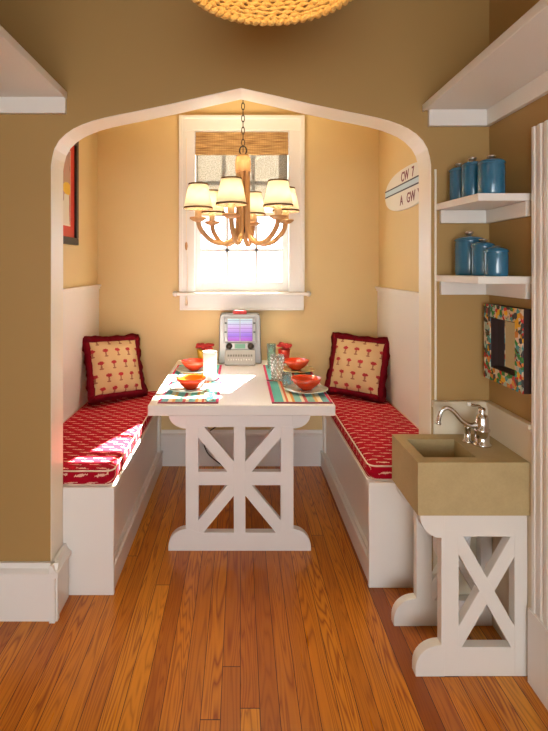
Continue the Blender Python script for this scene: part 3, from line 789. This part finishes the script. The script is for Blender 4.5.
# ------------------------------------------------------------------ sink
sk = thing('console_sink', 'square concrete sink on white X-braced trestle legs at the right wall', 'sink', (.79, 1.85, 0))
sx0, sx1, sy0, sy1, sz0, sz1 = .604, XK-.013, 1.697, DA-.014, .556, .736
bx0, bx1, by0, by1 = .642, .825, 1.745, 1.925
bm = B()
bx(bm, sx0, bx0, sy0, sy1, sz0, sz1); bx(bm, bx1, sx1, sy0, sy1, sz0, sz1); bx(bm, bx0, bx1, sy0, by0, sz0, sz1); bx(bm, bx0, bx1, by1, sy1, sz0, sz1); bx(bm, bx0, bx1, by0, by1, sz0, sz0+.05)
bmesh.ops.remove_doubles(bm, verts=bm.verts, dist=.0001)
link('basin', bm, CONC, sk)
bm = B(); lathe(bm, [(.004, sz0+.050), (.022, sz0+.051), (.024, sz0+.0535), (.014, sz0+.0535), (.002, sz0+.052)], 20, (.73, 1.835, 0)); link('drain', bm, STEEL, sk, smooth=True)
def leg_frame(y0, y1):
    bm = B(); X0, X1 = .688, XK-.014
    e = .0004
    bx(bm, X0, X0+.060, y0+e, y1-e, .08, .50); bx(bm, X1-.045, X1-e, y0+e, y1-e, .001, .50)
    bx(bm, X0+e, X1-2*e, y0+2*e, y1-2*e, .478, .5552)
    bx(bm, .66, X1-2*e, y0+2*e, y1-2*e, .0005, .100)
    cxm = (X0+.06+X1-.045)/2; cz = .330
    bar(bm, (X0+.045, .468+.02), (X1-.03, .10), .046, y0+3*e, y1-3*e)
    bar(bm, (X0+.045, .10), (X1-.03, .478), .046, y0+4*e, y1-4*e)
    prism(bm, [(.600, 0), (.600, .028)]+[(.600+.088*(1-math.cos(k*PI/2/8)), .028+.080*math.sin(k*PI/2/8)) for k in range(1, 9)]+[(.70, .108), (.70, 0)], 'y', y0, y1)
    prism(bm, [(.615, .5555), (.615, .548)]+[(.615+.075*(1-math.cos(k*PI/2/8)), .548-.075*math.sin(k*PI/2/8)) for k in range(1, 9)]+[(.70, .47), (.70, .5555)], 'y', y0, y1)
    link('leg_frame', bm, SHELFW, sk, .002)
leg_frame(1.708, 1.746); leg_frame(1.948, 1.984)
bm = B(); fx, fy = .902, 1.865
lathe(bm, [(.001, sz1+.0003), (.033, sz1+.0003), (.034, sz1+.006), (.026, sz1+.012), (.025, sz1+.05), (.029, sz1+.054), (.029, sz1+.060), (.024, sz1+.064), (.024, sz1+.095), (.020, sz1+.112), (.012, sz1+.120), (.015, sz1+.128), (.012, sz1+.138), (.001, sz1+.142)], 32, (fx, fy, 0))
fc_ = link('faucet', bm, CHROME, sk, smooth=True)
bm = B(); pts = smooth_path([(fx-.018, fy, sz1+.075), (fx-.045, fy, sz1+.074), (fx-.075, fy, sz1+.092), (fx-.105, fy, sz1+.125), (fx-.128, fy, sz1+.138), (fx-.150, fy, sz1+.128), (fx-.160, fy, sz1+.100), (fx-.164, fy, sz1+.078)], 7)
rs_ = [.011-.003*min(1, i/20) for i in range(len(pts))]; rs_[-3:] = [.0115, .0115, .0115]
tube(bm, pts, rs_, 14); link('spout', bm, CHROME, fc_, smooth=True)
bm = B(); tube(bm, smooth_path([(fx, fy, sz1+.132), (fx-.012, fy-.004, sz1+.146), (fx-.034, fy-.010, sz1+.150), (fx-.052, fy-.015, sz1+.156)], 6), .005, 10); link('lever', bm, CHROME, fc_, smooth=True)
bm = B(); lathe(bm, [(.001, -.008), (.006, -.006), (.008, 0), (.006, .006), (.001, .008)], 14, (fx-.055, fy-.016, sz1+.157)); link('lever_knob', bm, GWHITE, fc_, smooth=True)
bm = B(); lathe(bm, [(.001, sz1+.0003), (.018, sz1+.0003), (.019, sz1+.006), (.012, sz1+.010), (.012, sz1+.055), (.016, sz1+.060), (.001, sz1+.064)], 20, (fx-.040, fy+.030, 0)); link('side_spray', bm, CHROME, fc_, smooth=True)
bm = B(); tube(bm, smooth_path([(.73, 1.835, sz0), (.73, 1.835, .42), (.735, 1.835, .36), (.775, 1.835, .335), (.815, 1.835, .36), (.83, 1.835, .43), (.87, 1.835, .452), (.96, 1.835, .452)], 7), .021, 14)
lathe(bm, [(.022, .47), (.030, .472), (.030, .498), (.022, .50)], 18, (.73, 1.835, 0)); link('drain_pipe', bm, DRAINP, sk, smooth=True)
bm = B(); tube(bm, [(.968, 1.80, .47), (.93, 1.80, .47)], .008, 10); tube(bm, smooth_path([(.93, 1.80, .47), (.925, 1.81, .50), (.915, 1.84, .556)], 5), .005, 8)
for s in (-1, 1): tube(bm, [(.925+.014*s+.010*math.cos(2*PI*i/12), 1.79, .472+.010*math.sin(2*PI*i/12)) for i in range(12)], .004, 6, True)
link('shutoff_valve', bm, DARKM, sk, smooth=True)

# ------------------------------------------------------------------ shelves
def corner_shelf(label, zt):
    t = thing('corner_shelf', label, 'shelf', (.89, 1.85, zt), 0, 'corner shelves')
    bm = B(); prism(bm, [(.782, DA-.001), (.812, 1.705), (XK-.001, 1.705), (XK-.001, DA-.001)], 'z', zt-.026, zt); link('shelf_board', bm, SHELFW, t, .002)
    bm = B(); bx(bm, .797, XK-.02, DA-.018, DA-.001, zt-.078, zt-.0262); link('cleat', bm, SHELFW, t, .002)
    bm = B(); bx(bm, XK-.019, XK-.001, 1.712, DA-.001, zt-.078, zt-.0262); link('cleat', bm, SHELFW, t, .002)
ZS1, ZS2 = 1.652, 1.368
corner_shelf('white corner shelf holding canisters, the upper one of two', ZS1)
corner_shelf('white corner shelf holding canisters, lower one above the mirror', ZS2)
def plate_shelf(label, xw, xe, zt, gap=.022):
    t = thing('plate_shelf', label, 'shelf', ((xw+xe)/2, 1.0, zt), 0, 'high wall shelves')
    s = 1 if xe > xw else -1
    def X(a, b): return (min(a, b), max(a, b))
    bm = B(); bx(bm, *X(xw+s*.001, xe-s*.004), -1.9, DA-.001, zt-.020, zt); bx(bm, *X(xe-s*.006, xe), -1.9, DA-.001, zt-.026, zt+.004); link('shelf_board', bm, SHELFW, t, .003)
    bm = B(); bx(bm, *X(xw+s*.001, xe-s*gap), DA-.020, DA-.001, zt-.085, zt-.0203); link('cleat', bm, SHELFW, t, .002)
    bm = B(); bx(bm, *X(xw+s*.001, xw+s*.020), -1.9, DA-.021, zt-.085, zt-.0203); link('cleat', bm, SHELFW, t, .002)
plate_shelf('long high white shelf at the left wall, seen from below', XL, -.690, 2.095, .002)
plate_shelf('long high white shelf at the right wall above the canisters', XK, .728, 2.045)

# canisters
def canister(label, x, y, zt, r, h, rz=0):
    t = thing('canister', label, 'canister', (x, y, zt+.0004), rz, 'blue canisters on the corner shelves')
    b = h*.775
    bm = B(); lathe(bm, [(.001, 0), (r*.93, 0), (r*.97, .004), (r, .012), (r, b-.010), (r*.97, b-.004), (r*.97, b), (.001, b)], 36); link('jar', bm, BLUE, t, smooth=True, local=True).data
    bm = B(); lathe(bm, [(r*.5, b+.0004), (r*1.03, b+.0004), (r*1.04, b+.006), (r*.95, b+.012), (r*.6, b+.018), (r*.22, b+.021), (.001, b+.021)], 36); lid = link('lid', bm, BLUE, t, smooth=True, local=True)
    kz = b+.021; hh = h-kz
    bm = B(); lathe(bm, [(.008, kz-.001), (.007, kz+hh*.3), (.014, kz+hh*.55), (.015, kz+hh*.85), (.010, kz+hh*1.1), (.001, kz+hh*1.12)], 18); link('knob', bm, STEEL, lid, smooth=True, local=True)
    for o in t.children:
        md = o.modifiers.new('ES', 'EDGE_SPLIT'); md.split_angle = .9
    return t
canister('largest blue lidded canister on the lower corner shelf, leftmost', .885, 1.93, ZS2, .0525, .168)
canister('middle blue lidded canister on the lower corner shelf', .892, 1.835, ZS2, .040, .134)
canister('smallest blue lidded canister on the lower corner shelf, rightmost', .902, 1.760, ZS2, .039, .106)
canister('blue lidded canister on upper corner shelf, leftmost and partly hidden', .853, 1.945, ZS1, .036, .150)
canister('blue lidded canister on upper corner shelf, middle one of three', .866, 1.862, ZS1, .0385, .155)
canister('blue lidded canister on upper corner shelf, rightmost and largest looking', .890, 1.770, ZS1, .0445, .142)

# ------------------------------------------------------------------ mirror with mosaic frame
mr = thing('wall_mirror', 'small square mirror in colourful mosaic frame above the sink', 'mirror', (XK, 1.83, .968))
my0, my1, mz0, mz1 = 1.698, 1.968, .968, 1.256; bw = .052; mf = XK-.034
def ringbox(bm, a, x0, x1):
    bx(bm, x0, x1, my0, my1, mz1-a, mz1); bx(bm, x0, x1, my0, my1, mz0, mz0+a); bx(bm, x0, x1, my0, my0+a, mz0+a, mz1-a); bx(bm, x0, x1, my1-a, my1, mz0+a, mz1-a)
bm = B(); ringbox(bm, bw, mf, XK-.001); link('frame', bm, DKWOOD, mr, .001)
bm = B(); ringbox(bm, bw-.003, mf-.003, mf-.0002); link('mosaic_tiles', bm, MOSAIC, mr)
bm = B(); bx(bm, XK-.008, XK-.004, my0+bw-.002, my1-bw+.002, mz0+bw-.002, mz1-bw+.002); link('mirror_glass', bm, MIRROR, mr)

# ------------------------------------------------------------------ surfboard sign on the nook's right wall
sg = thing('wall_sign', 'white oval sign with blue stripes and lettering on nook wall', 'sign', (XR, 2.93, 1.745))
bm = B(); pts = []
for k in range(49):
    a = 2*PI*k/48
    if k == 48: break
    c, s = math.cos(a), math.sin(a)
    pts.append((2.93+.405*math.copysign(abs(c)**.85, c), 1.862+.122*math.copysign(abs(s)**.85, s)))
prism(bm, pts, 'x', XR-.016, XR-.001); link('board', bm, SIGNW, sg, .003)
bm = B(); bx(bm, XR-.0172, XR-.0161, 2.54, 3.32, 1.852, 1.894); link('stripe_centre', bm, SKYB, sg)
bm = B(); bx(bm, XR-.0176, XR-.0161, 2.54, 3.325, 1.890, 1.898); bx(bm, XR-.0176, XR-.0161, 2.54, 3.325, 1.852, 1.860); link('stripe', bm, NAVY, sg)
def wall_text(s, y, z, size, parent):
    fc = bpy.data.curves.new('t', 'FONT'); fc.body = s; fc.size = size; fc.align_x = 'LEFT'; fc.extrude = .0006; fc.offset = .0012
    lo = bpy.data.objects.new('tmp', fc); COL.objects.link(lo)
    dg = bpy.context.evaluated_depsgraph_get(); me = bpy.data.meshes.new_from_object(lo.evaluated_get(dg)); bpy.data.objects.remove(lo)
    me.materials.clear(); me.materials.append(PLUM)
    o = bpy.data.objects.new('lettering', me); COL.objects.link(o); o.parent = parent
    # text x runs towards the camera (-Y), up is +Z, facing -X
    o.matrix_local = Matrix.Translation(Vector((XR-.0168, y, z))-parent.location) @ Matrix(((0, 0, -1, 0), (-1, 0, 0, 0), (0, 1, 0, 0), (0, 0, 0, 1)))
wall_text('CW', 3.00, 1.909, .078, sg); wall_text('7', 2.815, 1.909, .078, sg)
wall_text('A', 3.02, 1.772, .080, sg); wall_text('GW', 2.90, 1.772, .080, sg); wall_text('Y', 2.72, 1.772, .080, sg)

# ------------------------------------------------------------------ framed poster
pf = thing('framed_poster', 'black framed red poster with yellow figure on nook left wall', 'poster', (XL, 2.78, 1.532))
py0, py1, pz0, pz1 = 2.49, 3.055, 1.532, 2.172
def ring2(bm, y0, y1, z0, z1, a, x0, x1):
    bx(bm, x0, x1, y0, y1, z1-a, z1); bx(bm, x0, x1, y0, y1, z0, z0+a); bx(bm, x0, x1, y0, y0+a, z0+a, z1-a); bx(bm, x0, x1, y1-a, y1, z0+a, z1-a)
bm = B(); ring2(bm, py0, py1, pz0, pz1, .042, XL+.001, XL+.024); link('frame', bm, BLACK, pf, .003)
bm = B(); bx(bm, XL+.002, XL+.010, py0+.03, py1-.03, pz0+.03, pz1-.03); link('red_mat', bm, POSTR, pf)
bm = B(); bx(bm, XL+.010, XL+.0112, py0+.10, py1-.115, pz0+.105, pz1-.09); link('cream_border', bm, CREAMP, pf)
bm = B(); bx(bm, XL+.0112, XL+.0122, py0+.108, py1-.123, pz0+.115, pz1-.098); link('print', bm, POSTER, pf)
